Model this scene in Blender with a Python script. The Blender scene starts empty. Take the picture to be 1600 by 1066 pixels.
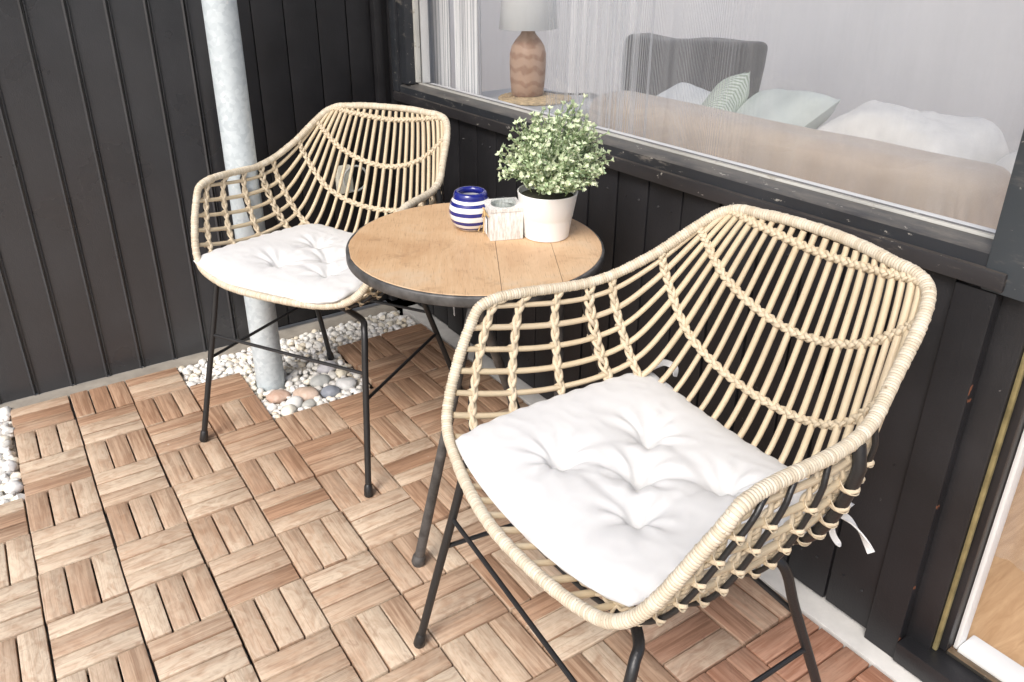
import bpy, bmesh, math, random
from math import sin, cos, pi, radians, sqrt, atan2, exp
from mathutils import Vector, Matrix, noise
random.seed(7)
sc = bpy.context.scene
COL = sc.collection

# ------------------------------------------------------------------ helpers
class MB:
    """collects geometry for ONE mesh object (uv layer: u along the piece in metres, v across)"""
    def __init__(s): s.v=[]; s.f=[]; s.uv=[]; s.m=[]; s.mi=0
    def add(s, vs, fs, uvs=None):
        o=len(s.v); s.v+= [tuple(p) for p in vs]
        for f in fs:
            s.f.append([i+o for i in f]); s.m.append(s.mi)
            s.uv.append([uvs[i] if uvs else (0,0) for i in f])
        return s
    def box(s, x0,x1,y0,y1,z0,z1, bev=0.0, axis=0):
        """box, edges bevelled; uv u along axis"""
        bm=bmesh.new(); bmesh.ops.create_cube(bm,size=1)
        for v in bm.verts: v.co=Vector(((x0+x1)/2+v.co.x*(x1-x0),(y0+y1)/2+v.co.y*(y1-y0),(z0+z1)/2+v.co.z*(z1-z0)))
        if bev>0: bmesh.ops.bevel(bm,geom=bm.edges[:],offset=bev,segments=2,affect='EDGES',profile=0.6)
        s.bm(bm,axis); return s
    def bm(s, bm, axis=0, M=None):
        bm.verts.index_update()
        vs=[(M@v.co if M else v.co.copy()) for v in bm.verts]
        ax=[(0,1,2),(1,0,2),(2,0,1)][axis]
        r=random.random()*7
        uv=[(v.co[ax[0]]+r, v.co[ax[1]]+v.co[ax[2]]*.7+r*3) for v in bm.verts]
        s.add(vs,[[v.index for v in f.verts] for f in bm.faces],uv); bm.free(); return s
    def tube(s, P, r, n=8, closed=False, cap=True, flat=1.0):
        P=[Vector(p) for p in P]; N=len(P)
        T=[]
        for i in range(N):
            a=P[(i-1)%N] if closed or i>0 else P[i]; b=P[(i+1)%N] if closed or i<N-1 else P[i]
            t=(b-a); T.append(t.normalized() if t.length>1e-9 else Vector((0,0,1)))
        up=Vector((0,0,1)) if abs(T[0].z)<.9 else Vector((1,0,0))
        nrm=(up-T[0]*up.dot(T[0])).normalized()
        vs=[];uv=[];L=random.random()*5;v0=random.random()*9
        for i in range(N):
            nrm=(nrm-T[i]*nrm.dot(T[i])).normalized(); bi=T[i].cross(nrm)
            if i: L+=(P[i]-P[i-1]).length
            ri=r[i] if isinstance(r,(list,tuple)) else r
            for k in range(n):
                a=2*pi*k/n
                vs.append(P[i]+nrm*(cos(a)*ri)+bi*(sin(a)*ri*flat)); uv.append((L,v0+abs(k-n/2)/n*.05))
        fs=[]
        for i in range(N if closed else N-1):
            j=(i+1)%N
            for k in range(n):
                l=(k+1)%n; fs.append([i*n+k,i*n+l,j*n+l,j*n+k])
        if cap and not closed:
            fs.append(list(range(n))[::-1]); fs.append([(N-1)*n+k for k in range(n)])
        s.add(vs,fs,uv); return s
    def lathe(s, prof, n=48, c=(0,0,0)):
        vs=[];fs=[];uv=[]
        for i,(r,z) in enumerate(prof):
            for k in range(n):
                a=2*pi*k/n; vs.append((c[0]+r*cos(a),c[1]+r*sin(a),c[2]+z)); uv.append((z,a*.05))
        m=len(prof)
        for i in range(m-1):
            for k in range(n):
                l=(k+1)%n; fs.append([i*n+k,i*n+l,(i+1)*n+l,(i+1)*n+k])
        if prof[0][0]>0.0005: fs.append(list(range(n))[::-1])
        if prof[-1][0]>0.0005: fs.append([(m-1)*n+k for k in range(n)])
        s.add(vs,fs,uv); return s
    def build(s, name, mats, parent=None, smooth=True, loc=None, angle=40):
        me=bpy.data.meshes.new(name)
        me.from_pydata([tuple(v) for v in s.v],[],s.f)
        ul=me.uv_layers.new(name='UVMap'); i=0
        flat=[c for f in s.uv for c in f]
        for i,c in enumerate(flat): ul.data[i].uv=c
        if not isinstance(mats,(list,tuple)): mats=[mats]
        for m in mats: me.materials.append(m)
        for p,mi in zip(me.polygons,s.m): p.material_index=mi; p.use_smooth=smooth
        if smooth and angle<180:
            try: me.set_sharp_from_angle(angle=radians(angle))
            except Exception: pass
        me.update()
        o=bpy.data.objects.new(name,me); COL.objects.link(o)
        if parent: o.parent=parent
        if loc: o.location=loc
        return o
def tag(o,label=None,cat=None,group=None,kind=None):
    if label: o['label']=label
    if cat: o['category']=cat
    if group: o['group']=group
    if kind: o['kind']=kind
    return o
def empty(name,loc=(0,0,0),rz=0,**k):
    o=bpy.data.objects.new(name,None); o.empty_display_size=.05; COL.objects.link(o); o.location=loc; o.rotation_euler=(0,0,rz); tag(o,**k); return o
def copy_tree(o,parent=None):
    c=o.copy(); COL.objects.link(c); c.parent=parent
    for ch in list(o.children): copy_tree(ch,c)
    return c
def cr(P,n=10,closed=False):
    """Catmull-Rom"""
    P=[Vector(p) for p in P]; N=len(P); out=[]
    for i in range(N if closed else N-1):
        if closed: a,b,c,d=P[i-1],P[i],P[(i+1)%N],P[(i+2)%N]
        else: a,b,c,d=P[max(i-1,0)],P[i],P[i+1],P[min(i+2,N-1)]
        for k in range(n):
            t=k/n; out.append(.5*((2*b)+(c-a)*t+(2*a-5*b+4*c-d)*t*t+(3*b-a-3*c+d)*t**3))
    if not closed: out.append(P[-1].copy())
    return out
class Path:
    """arc-length parametrised polyline"""
    def __init__(s,P):
        s.P=P; s.L=[0]
        for a,b in zip(P,P[1:]): s.L.append(s.L[-1]+(b-a).length)
    def __call__(s,t):
        x=min(max(t,0),1)*s.L[-1]; import bisect
        i=min(max(bisect.bisect_right(s.L,x)-1,0),len(s.P)-2)
        k=(x-s.L[i])/max(s.L[i+1]-s.L[i],1e-9); return s.P[i].lerp(s.P[i+1],k)

# ------------------------------------------------------------------ materials
class NT:
    def __init__(s,name):
        s.m=bpy.data.materials.new(name); s.m.use_nodes=True; s.t=s.m.node_tree; s.t.nodes.clear()
        s.out=s.n('ShaderNodeOutputMaterial')
    def n(s,ty,**k):
        o=s.t.nodes.new(ty)
        for a,b in k.items():
            if a in ('operation','blend_type','data_type','wave_type','bands_direction','feature','mode','distance','wave_profile','noise_dimensions','uv_map','attribute_name'): setattr(o,a,b)
        return o
    def l(s,a,b): s.t.links.new(a,b)
    def coord(s,kind='Object',scale=(1,1,1)):
        c=s.n('ShaderNodeTexCoord'); m=s.n('ShaderNodeMapping'); m.inputs['Scale'].default_value=scale
        s.l(c.outputs[kind],m.inputs['Vector']); return m.outputs['Vector']
    def noise(s,vec,scale,detail=4,rough=.55,dist=0):
        o=s.n('ShaderNodeTexNoise'); s.l(vec,o.inputs['Vector']); o.inputs['Scale'].default_value=scale; o.inputs['Detail'].default_value=detail
        o.inputs['Roughness'].default_value=rough; o.inputs['Distortion'].default_value=dist; return o.outputs['Fac']
    def wave(s,vec,scale,dist=0,ds=1,detail=2,direction='X',profile='SIN'):
        o=s.n('ShaderNodeTexWave'); o.bands_direction=direction; o.wave_profile=profile; s.l(vec,o.inputs['Vector']); o.inputs['Scale'].default_value=scale; o.inputs['Distortion'].default_value=dist
        o.inputs['Detail Scale'].default_value=ds; o.inputs['Detail'].default_value=detail; return o.outputs['Fac']
    def ramp(s,fac,stops,const=False):
        o=s.n('ShaderNodeValToRGB'); e=o.color_ramp.elements
        if const: o.color_ramp.interpolation='CONSTANT'
        while len(e)<len(stops): e.new(.5)
        for i,(p,c) in enumerate(stops):
            e[i].position=p; e[i].color=(c,c,c,1) if isinstance(c,(int,float)) else (*c,1)
        s.l(fac,o.inputs['Fac']); return o.outputs['Color']
    def mix(s,fac,a,b,mode='MIX'):
        o=s.n('ShaderNodeMix'); o.data_type='RGBA'; o.blend_type=mode
        for inp,v in ((o.inputs[0],fac),(o.inputs[6],a),(o.inputs[7],b)):
            if hasattr(v,'is_output'): s.l(v,inp)
            elif isinstance(v,(int,float)): inp.default_value=v
            else: inp.default_value=(*v,1)
        return o.outputs[2]
    def math(s,op,a,b=0):
        o=s.n('ShaderNodeMath'); o.operation=op
        for i,v in enumerate((a,b)):
            if hasattr(v,'is_output'): s.l(v,o.inputs[i])
            else: o.inputs[i].default_value=v
        return o.outputs[0]
    def island(s): return s.n('ShaderNodeNewGeometry').outputs['Random Per Island']
    def sep(s,vec):
        o=s.n('ShaderNodeSeparateXYZ'); s.l(vec,o.inputs[0]); return o.outputs
    def bump(s,h,strength=.3,dist=.002):
        o=s.n('ShaderNodeBump'); o.inputs['Strength'].default_value=strength; o.inputs['Distance'].default_value=dist; s.l(h,o.inputs['Height']); return o.outputs['Normal']
    def bsdf(s,color,rough=.5,metal=0,normal=None,spec=.5,sheen=0,sub=0,coat=0):
        b=s.n('ShaderNodeBsdfPrincipled')
        for nm,v in (('Base Color',color),('Roughness',rough),('Metallic',metal),('Specular IOR Level',spec),('Sheen Weight',sheen),('Coat Weight',coat)):
            if hasattr(v,'is_output'): s.l(v,b.inputs[nm])
            elif isinstance(v,(int,float)): b.inputs[nm].default_value=v
            else: b.inputs[nm].default_value=(*v,1)
        if sub: b.inputs['Subsurface Weight'].default_value=sub; b.inputs['Subsurface Radius'].default_value=(.01,.01,.01)
        if normal is not None: s.l(normal,b.inputs['Normal'])
        s.l(b.outputs[0],s.out.inputs['Surface']); return b
def simple(name,c,rough=.5,metal=0,var=.12,nscale=20,bump=.15,spec=.5,bscale=120,bd=.001):
    t=NT(name); v=t.coord('Object'); n=t.noise(v,nscale,5); n2=t.noise(v,bscale,3)
    col=t.mix(t.ramp(n,[(.3,0),(.7,1)]),tuple(x*(1-var) for x in c),tuple(min(1,x*(1+var)) for x in c))
    t.bsdf(col,rough,metal,t.bump(n2,bump,bd) if bump else None,spec); return t.m

def m_rattan(name,c,lo,wind=False):
    t=NT(name); uv=t.coord('UV'); isl=t.island()
    g=t.noise(t.coord('UV',(14,600,1)),1.0,4,.6)
    col=t.mix(t.ramp(g,[(.3,0),(.75,1)]),lo,c)
    oi=t.n('ShaderNodeObjectInfo').outputs['Random']; isl=t.math('FRACT',t.math('ADD',isl,oi)) if not wind else isl
    col=t.mix(t.ramp(isl,[(0,0),(1,.75)]),col,(c[0]*.9,c[1]*.86,c[2]*.78))
    fl=t.noise(t.coord('Object'),260,2); col=t.mix(t.ramp(fl,[(.70,0),(.78,.55)]),col,(.16,.10,.05))
    big=t.noise(t.coord('Object'),24,4); col=t.mix(t.ramp(big,[(.45,0),(.72,.55)]),col,(c[0]*.72,c[1]*.66,c[2]*.58))
    t.bsdf(col,.48,0,t.bump(g,.35,.0012),.4); return t.m
def m_wound(name):
    t=NT(name); uv=t.n('ShaderNodeTexCoord').outputs['UV']; u=t.sep(uv)[0]
    fl=t.n('ShaderNodeMath'); fl.operation='FLOOR'; t.l(t.math('ADD',u,.0001),fl.inputs[0])
    fr=t.n('ShaderNodeMath'); fr.operation='FRACT'; t.l(t.math('ADD',u,.0001),fr.inputs[0])
    wn=t.n('ShaderNodeTexWhiteNoise'); wn.noise_dimensions='1D'; t.l(fl.outputs[0],wn.inputs['W'])
    ov=t.coord('Object'); g=t.noise(ov,420,3,.6); big=t.noise(ov,11,3)
    col=t.mix(wn.outputs['Value'],(.53,.46,.345),(.69,.625,.51))
    col=t.mix(t.ramp(big,[(.45,0),(.75,.5)]),col,(.52,.44,.325))
    col=t.mix(t.ramp(g,[(.5,0),(.75,.35)]),col,(.45,.36,.24))
    sp=t.noise(ov,210,2); col=t.mix(t.ramp(sp,[(.70,0),(.76,.7)]),col,(.17,.115,.06))
    col=t.mix(t.ramp(fr.outputs[0],[(0,.75),(.12,.0),(.90,0),(1,.75)]),col,(.20,.14,.08))
    t.bsdf(col,t.ramp(wn.outputs['Value'],[(0,.42),(1,.6)]),0,t.bump(g,.3,.0008),.4); return t.m
def m_deck(name,a,b,c2,wear):
    t=NT(name); isl=t.island(); ov=t.coord('Object')
    grain=t.noise(t.coord('UV',(7,120,1)),1.0,6,.62,.6)
    fine=t.noise(t.coord('UV',(26,520,1)),1.0,3,.6)
    blot=t.noise(t.coord('UV',(22,42,1)),1.0,4,.6,1.2)
    base=t.mix(isl,a,b)
    base=t.mix(t.ramp(grain,[(.40,0),(.60,1)]),base,c2)
    k=t.n('ShaderNodeMath'); k.operation='FRACT'; t.l(t.math('MULTIPLY',isl,7.31),k.inputs[0])
    # silvered weathering, growing to the open side of the deck
    s=t.sep(ov); w=t.math('ADD',t.math('MULTIPLY',s[0],-.42),t.math('MULTIPLY',s[1],-.22))
    w=t.math('ADD',w,t.math('MULTIPLY',t.noise(ov,3.2,4),.9)); w=t.math('ADD',w,t.math('MULTIPLY',k.outputs[0],.52))
    wf=t.ramp(w,[(.24,0),(.84,1)])
    wf=t.mix(t.ramp(blot,[(.33,.35),(.62,1)]),(0,0,0),wf)
    col=t.mix(t.math('MULTIPLY',wf,wear),base,(.73,.62,.475))
    col=t.mix(t.ramp(blot,[(.60,0),(.74,.5)]),col,(a[0]*.62,a[1]*.60,a[2]*.62))
    st=t.noise(t.coord('UV',(5,260,1)),1.0,5,.7,.4); col=t.mix(t.ramp(st,[(.54,0),(.68,.42)]),col,(a[0]*.50,a[1]*.44,a[2]*.42)); col=t.mix(t.ramp(fine,[(.58,0),(.76,.25)]),col,(.10,.065,.045))
    sp=t.noise(ov,34,3); col=t.mix(t.ramp(sp,[(.72,0),(.77,.7)]),col,(.62,.57,.50))
    h=t.mix(.5,grain,fine); t.bsdf(col,t.ramp(blot,[(.3,.5),(.7,.68)]),0,t.bump(h,.5,.0016),.35); return t.m
def m_black(name,c=(.020,.019,.021),rough=.5,stretch=(1,1,.12),chip=True,var=.5,spec=.5):
    t=NT(name); v=t.coord('Object',stretch); ov=t.coord('Object')
    g=t.noise(v,60,5,.6); sp=t.noise(ov,300,3); b=t.noise(ov,5,4)
    col=t.mix(t.ramp(b,[(.3,0),(.75,1)]),tuple(x*(1-var*.5) for x in c),tuple(x*(1+var) for x in c))
    if name=='black_stained_planks':   # red undercoat where the edge of the end board is chipped
        e=t.math('LESS_THAN',t.sep(ov)[1],-1.2138); q=t.noise(ov,26,3,.6); col=t.mix(t.math('MULTIPLY',e,t.ramp(q,[(.68,0),(.70,.8)])),col,(.22,.085,.045))
    if chip:
        p=t.noise(ov,46,5,.75); col=t.mix(t.ramp(p,[(.70,0),(.735,.75)]),col,(.17,.165,.16))
    r=t.ramp(b,[(.3,rough-.06),(.7,rough+.08)])
    t.bsdf(col,r,0,t.bump(t.mix(.5,g,sp),.6,.0014),spec); return t.m

M={}
M['rim']=m_rattan('rattan_binding',(.70,.615,.495),(.575,.49,.37))
M['rim']=m_wound('wound_cane')
M['rod']=m_rattan('rattan_cane',(.66,.575,.43),(.46,.36,.235))
M['braid']=m_rattan('rattan_braid',(.67,.59,.46),(.48,.395,.275))
M['deck']=m_deck('weathered_hardwood',(.42,.25,.155),(.50,.345,.235),(.285,.165,.10),.88)
M['deck_red']=m_deck('fresh_hardwood',(.40,.20,.125),(.48,.26,.175),(.30,.135,.08),.25)
M['deck_mid']=m_deck('half_weathered_hardwood',(.37,.20,.13),(.45,.28,.19),(.25,.135,.085),.6)
M['underlay']=simple('black_plastic_grid',(.018,.016,.015),.6)
M['black_wood']=m_black('black_stained_planks',(.0125,.0125,.0145),rough=.46,spec=.42)
M['black_trim']=m_black('black_painted_trim',(.016,.016,.018),.42)
M['panel']=m_black('charcoal_coated_steel',(.036,.037,.041),.30,(1,1,1),False,.15,.7)
M['steel']=m_black('black_powder_coat',(.016,.016,.017),.38,(1,1,1),False,.1)
M['table_steel']=simple('worn_grey_steel',(.085,.083,.082),.5,.25,.5,38,.4)
M['concrete']=simple('pale_concrete',(.33,.30,.255),.85,0,.22,14,.5,.3,90,.002)
M['white_paint']=simple('white_painted_wood',(.74,.74,.73),.5,0,.06,12,.2)
M['plinth']=simple('white_painted_plinth',(.62,.61,.585),.7,0,.14,16,.4)
M['brass']=simple('tarnished_brass_strip',(.31,.265,.13),.5,.45,.35,26,.3)
M['ceramic_white']=simple('white_ceramic',(.86,.86,.85),.32,0,.02,5,0)
def stones(name,cols):
    t=NT(name); n=t.noise(t.coord('Object'),70,4); isl=t.island()
    st=[(i/(len(cols)),c) for i,c in enumerate(cols)]
    c=t.ramp(isl,st,True); c=t.mix(t.ramp(n,[(.45,0),(.8,.35)]),c,(.42,.36,.28),'MIX')
    t.bsdf(c,.62,0,t.bump(n,.3,.002),.4); return t.m
M['pebbles']=stones('white_pebbles',[(.80,.79,.75),(.76,.74,.69),(.83,.82,.80),(.72,.70,.66),(.80,.78,.72),(.74,.67,.54),(.82,.81,.79),(.62,.61,.58),(.78,.76,.72),(.80,.75,.64)])
def m_stone(name,c,c2):
    t=NT(name); v=t.coord('Object'); n=t.noise(v,40,5,.65,.5); col=t.mix(t.ramp(n,[(.38,0),(.66,1)]),c,c2)
    t.bsdf(col,.55,0,t.bump(t.noise(v,160,3),.25,.001),.4); return t.m
def m_galv():
    t=NT('galvanised_steel'); v=t.coord('Object')
    vo=t.n('ShaderNodeTexVoronoi'); t.l(v,vo.inputs['Vector']); vo.inputs['Scale'].default_value=95
    n=t.noise(v,22,5,.6); f=t.mix(.35,t.ramp(vo.outputs['Color'],[(0,0),(1,1)]),n)
    col=t.mix(t.ramp(f,[(.3,0),(.75,1)]),(.50,.565,.60),(.61,.675,.705))
    sp=t.noise(v,46,2); col=t.mix(t.ramp(sp,[(.68,0),(.74,.6)]),col,(.74,.76,.76))
    t.bsdf(col,t.ramp(n,[(.3,.42),(.7,.6)]),.15,t.bump(sp,.2,.001)); return t.m
M['galv']=m_galv()
def m_tabletop():
    t=NT('mango_wood_top'); v=t.coord('Object'); s=t.sep(v); isl=t.island()
    g=t.noise(t.coord('UV',(9,130,1)),1.0,6,.62,.8); f=t.noise(t.coord('UV',(34,480,1)),1.0,3)
    b=t.noise(v,7,5,.6,.6)
    col=t.mix(t.ramp(isl,[(0,0),(1,1)]),(.53,.325,.165),(.57,.39,.235))
    col=t.mix(t.ramp(g,[(.35,0),(.7,.8)]),col,(.63,.45,.275))
    col=t.mix(t.ramp(b,[(.46,0),(.62,.40)]),col,(.40,.215,.10))
    dk=t.noise(t.coord('Object',(1,1,1)),15,6,.72,.4); col=t.mix(t.ramp(dk,[(.56,0),(.70,.55)]),col,(.26,.145,.075))
    col=t.mix(t.ramp(b,[(.30,.55),(.44,0)]),col,(.56,.46,.34))
    col=t.mix(t.ramp(f,[(.57,0),(.72,.5)]),col,(.17,.09,.05))
    t.bsdf(col,t.ramp(b,[(.3,.5),(.7,.42)]),0,t.bump(t.mix(.5,g,f),.22,.0008),.4); return t.m
M['tabletop']=m_tabletop()
def m_fabric(name,c,scale=900,rough=.9,bump=.25):
    t=NT(name); v=t.coord('Object'); w1=t.wave(v,scale,.4,2,1,'X'); w2=t.wave(v,scale,.4,2,1,'Y'); n=t.noise(v,9,4)
    col=t.mix(t.ramp(n,[(.35,0),(.7,1)]),tuple(x*.965 for x in c),c)
    sp=t.noise(v,75,2); col=t.mix(t.ramp(sp,[(.77,0),(.80,.45)]),col,(.45,.43,.40)); st=t.noise(v,16,4,.6); col=t.mix(t.ramp(st,[(.5,0),(.75,.30)]),col,tuple(x*.90 for x in c))
    t.bsdf(col,rough,0,t.bump(t.mix(.5,w1,w2),bump,.0006),.2,.25); return t.m
M['cushion']=m_fabric('white_cotton',(.66,.665,.665),420,.9,.5)
def m_vase():
    t=NT('blue_striped_glaze'); z=t.sep(t.coord('Object'))[2]
    B=(.012,.018,.19); W=(.80,.80,.80)
    st=[(0,W),(.05,B),(.11,W),(.20,B),(.30,W),(.43,B),(.53,W),(.655,B),(.735,W),(.805,B)]
    n=t.noise(t.coord('Object'),30,2); z2=t.math('ADD',z,t.math('MULTIPLY',t.math('SUBTRACT',n,.5),.002))
    col=t.ramp(t.math('DIVIDE',z2,.0786),st,True)
    t.bsdf(col,.10,0,None,.6,coat=.4); return t.m
M['vase']=m_vase()
def m_whitewash():
    t=NT('whitewashed_wood'); v=t.coord('Object',(1,1,1)); g=t.noise(t.coord('Object',(90,90,14)),3.2,5,.65)
    col=t.mix(t.ramp(g,[(.36,1),(.56,0)]),(.78,.77,.745),(.52,.50,.465))
    t.bsdf(col,.7,0,t.bump(g,.4,.001),.3); return t.m
M['whitewash']=m_whitewash()
M['twine']=simple('jute_twine',(.52,.36,.17),.85,0,.3,200,.5)
M['paper']=simple('white_card',(.78,.79,.80),.8,0,.03,20,0)
def m_glass(name,ior=1.45,tint=(1,1,1),veil=0.0):
    t=NT(name); tr=t.n('ShaderNodeBsdfTransparent'); tr.inputs[0].default_value=(*tint,1); gl=t.n('ShaderNodeBsdfGlossy'); gl.inputs['Roughness'].default_value=.004
    fr=t.n('ShaderNodeFresnel'); bf=t.n('ShaderNodeNewGeometry').outputs['Backfacing']; t.l(t.math('ADD',ior,t.math('MULTIPLY',bf,1/ior-ior)),fr.inputs['IOR']); mx=t.n('ShaderNodeMixShader')
    t.l(fr.outputs[0],mx.inputs[0]); t.l(tr.outputs[0],mx.inputs[1]); t.l(gl.outputs[0],mx.inputs[2])
    if veil:   # whitish haze of reflected surroundings, painted onto the pane as diffuse streaks
        df=t.n('ShaderNodeBsdfDiffuse'); df.inputs[0].default_value=(.72,.72,.74,1); m2=t.n('ShaderNodeMixShader')
        n=t.noise(t.coord('Object',(1,5,.35)),3.4,6,.65); t.l(t.ramp(n,[(.35,veil*.3),(.75,veil)]),m2.inputs[0]); t.l(mx.outputs[0],m2.inputs[1]); t.l(df.outputs[0],m2.inputs[2]); mx=m2
    t.l(mx.outputs[0],t.out.inputs['Surface']); return t.m
M['pane']=m_glass('window_glass',1.55,(.98,.985,.985),.12)
M['clear']=m_glass('clear_glass',1.5,(.93,.95,.95))
def m_leaf(name,a,b,c):
    t=NT(name); isl=t.island(); col=t.ramp(isl,[(0,a),(.45,b),(1,c)]); n=t.noise(t.coord('Object'),120,2)
    col=t.mix(t.ramp(n,[(.4,0),(.8,.35)]),col,(.62,.66,.46))
    b_=t.bsdf(col,.5,0,None,.35); return t.m
M['leaf']=m_leaf('sage_leaves',(.34,.48,.27),(.52,.64,.40),(.66,.74,.52))
M['leaf_tip']=m_leaf('cream_leaf_tips',(.47,.56,.36),(.60,.66,.46),(.70,.73,.56))
M['stem']=simple('green_stems',(.20,.28,.13),.6,0,.2,60,0)

# ------------------------------------------------------------------ ground
g=MB(); g.box(-8,1.36,-9,.64,-.30,-.032); tag(g.build('ground',M['concrete'],smooth=False),kind='structure')

# ------------------------------------------------------------------ deck of hardwood tiles (checker of three-slat blocks, 15 cm)
D=MB(); U=MB()
def slat(x0,x1,y0,y1,z,horiz,tilt=(0,0)):
    bm=bmesh.new(); bmesh.ops.create_cube(bm,size=1)
    cx,cy=(x0+x1)/2,(y0+y1)/2
    for v in bm.verts: v.co=Vector((v.co.x*(x1-x0),v.co.y*(y1-y0),v.co.z*.022-.011))
    bmesh.ops.bevel(bm,geom=bm.edges[:],offset=.0022,segments=2,affect='EDGES',profile=.5)
    for v in bm.verts: v.co.z+=z+v.co.x*tilt[0]+v.co.y*tilt[1]; v.co.x+=cx; v.co.y+=cy
    for v in bm.verts:
        if v.co.x>.75: v.co.x=.75+(v.co.x-.75)*1.028
    D.bm(bm,0 if horiz else 1)
def cell_ok(i,j):
    if i>8: return False
    if i<=0: return j>=-1
    if j<-4: return False
    if j==-4: return i in (1,2,3)
    if j in(-3,-2): return i in (1,2,3,4) or i in (7,8) and not (j==-4)
    return True
rnd=random.Random(3)
for i in range(-9,9):
    for j in range(-4,22):
        if not cell_ok(i,j): continue
        x0=.15*i; y1=-.15*j
        hz=(i+j)%2!=0
        D.mi=1 if (i>=7 and j>=7) else 2 if (i>=5 and j>=7) or (i>=7 and j in(5,6)) else 0
        tx,ty=rnd.gauss(0,.004),rnd.gauss(0,.004); zz=rnd.gauss(0,.0009)
        if i==4 and j in(-3,-2): zz+=.004; ty+=.01
        ox,oy=rnd.gauss(0,.0008),rnd.gauss(0,.0008)
        tilex=.0016 if i%2 else 0; tiley=.0016 if j%2==0 else 0
        for k in range(3):
            gp=.0025+abs(rnd.gauss(0,.0006))
            if i<=3: gp+=.0006
            a0=k*.05+gp*.5+(.0005 if k==0 else 0); a1=(k+1)*.05-gp*.5
            e0,e1=.0018+rnd.random()*.0012,.15-.0018-rnd.random()*.0012
            if hz: slat(x0+ox+e0,x0+ox+e1,y1+oy-a1,y1+oy-a0,zz+rnd.gauss(0,.0005),True,(tx,ty))
            else:  slat(x0+ox+a0,x0+ox+a1,y1+oy-e1,y1+oy-e0,zz+rnd.gauss(0,.0005),False,(tx,ty))
        # black plastic lattice the slats are screwed to
        U.box(x0+.004,x0+.146,y1-.146,y1-.004,-.0315,-.0235)
deck=D.build('wooden_deck',[M['deck'],M['deck_red'],M['deck_mid']],smooth=True,angle=30); tag(deck,kind='structure')
tag(U.build('deck_underlay',M['underlay'],smooth=False),kind='structure')

# kerbs
k=MB(); k.box(-8,1.355,.602,.70,-.05,-.006,.003); tag(k.build('concrete_kerb',M['concrete'],smooth=True),kind='structure')
k=MB(); k.box(1.373,1.47,-1.60,.60,-.10,-.002,.003); tag(k.build('plinth_strip',M['plinth']),kind='structure')

# ------------------------------------------------------------------ pebbles
def blob(rx,ry,rz,c,rot,sub,seed,amp=.18,MBo=None,fr=1.3):
    bm=bmesh.new(); bmesh.ops.create_icosphere(bm,subdivisions=sub,radius=1)
    R=Matrix.Rotation(rot[2],3,'Z')@Matrix.Rotation(rot[0],3,'X')@Matrix.Rotation(rot[1],3,'Y')
    for v in bm.verts:
        d=v.co.copy(); k=1+amp*noise.noise(d*fr+Vector((seed*3.1,seed*1.7,seed)))
        v.co=R@Vector((d.x*rx*k,d.y*ry*k,d.z*rz*k))+Vector(c)
    MBo.bm(bm); return MBo
big=[ # px-derived centre x,y, rx, ry, rz, rot, label, colours
 (.803,.262,.034,.026,.018,-.2,'pink speckled oval stone touching the foot of the drainpipe',(.50,.33,.25),(.62,.47,.38)),
 (.872,.226,.040,.030,.020,-.5,'large pinkish beige oval stone between the pink stone and the blue grey one',(.52,.39,.30),(.62,.50,.42)),
 (.936,.205,.029,.022,.018,-.6,'dark blue grey rounded stone in the pebble bed',(.22,.24,.28),(.30,.32,.36)),
 (.935,.278,.033,.026,.018,.2,'smooth plain grey flat stone behind the dark blue grey stone',(.44,.45,.43),(.52,.53,.51)),
 (.990,.218,.032,.024,.020,-.4,'pale grey veined stone beside the dark blue grey stone',(.58,.58,.57),(.70,.70,.69)),
 (.985,.345,.034,.024,.018,.1,'lavender grey stone by the rear leg of the far chair',(.46,.45,.48),(.60,.59,.60)),
 (.862,.182,.023,.015,.012,.1,'small smooth grey stone at the front of the pebble bed',(.42,.42,.39),(.50,.50,.47)),
 (.826,.200,.026,.022,.020,.4,'chunky white stone in front of the pinkish beige stone',(.74,.74,.71),(.82,.82,.80)),
 (.800,.170,.024,.021,.018,1.0,'cream white lumpy stone at the corner of the pebble bed',(.74,.71,.60),(.80,.79,.74)),
 (1.005,.285,.020,.017,.016,.3,'small cream stone right of the plain grey stone',(.70,.64,.50),(.78,.74,.64)),
]
P=MB(); rp=random.Random(11)
def peb_region(x0,x1,y0,y1,n,avoid=None,z=-.018,rmin=.007,rmax=.0135):
    pts=[]
    for _ in range(n*14):
        if len(pts)>=n: break
        x,y=rp.uniform(x0,x1),rp.uniform(y0,y1); r=rp.uniform(rmin,rmax)
        if any((x-a)**2+(y-b)**2<((r+c)*.80)**2 for a,b,c in pts): continue
        if (x-.812)**2+(y-.350)**2<(.042+r)**2: continue
        if any(((x-s[0])/(s[2]+r*.6))**2+((y-s[1])/(s[3]+r*.6))**2<1 for s in big): continue
        pts.append((x,y,r))
    for x,y,r in pts:
        blob(r*rp.uniform(.95,1.35),r,r*rp.uniform(.7,.95),(x,y,z+rp.uniform(0,.012)),(rp.uniform(-.4,.4),rp.uniform(-.4,.4),rp.uniform(0,6.3)),2,rp.uniform(0,99),.32,P)
for z in (-.024,-.014):
    peb_region(.607,.75,.457,.597,90,z=z); peb_region(.757,1.045,.157,.597,330,z=z); peb_region(1.045,1.352,.457,.597,170,z=z)
    peb_region(-.30,.143,.157,.597,300,z=z,rmin=.009,rmax=.019)
for _ in range(9): pass
tag(P.build('pebble_bed',M['pebbles']),kind='stuff',label='bed of white and cream pebbles around the foot of the drainpipe',cat='pebbles')
bed=MB(); bed.box(.60,1.352,.152,.60,-.0319,-.0255); bed.box(-1.2,.148,.152,.60,-.0319,-.0255); tag(bed.build('gravel_base',simple('sandy_grit',(.50,.45,.37),.9,0,.35,160,.6),smooth=False),kind='structure')
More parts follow.
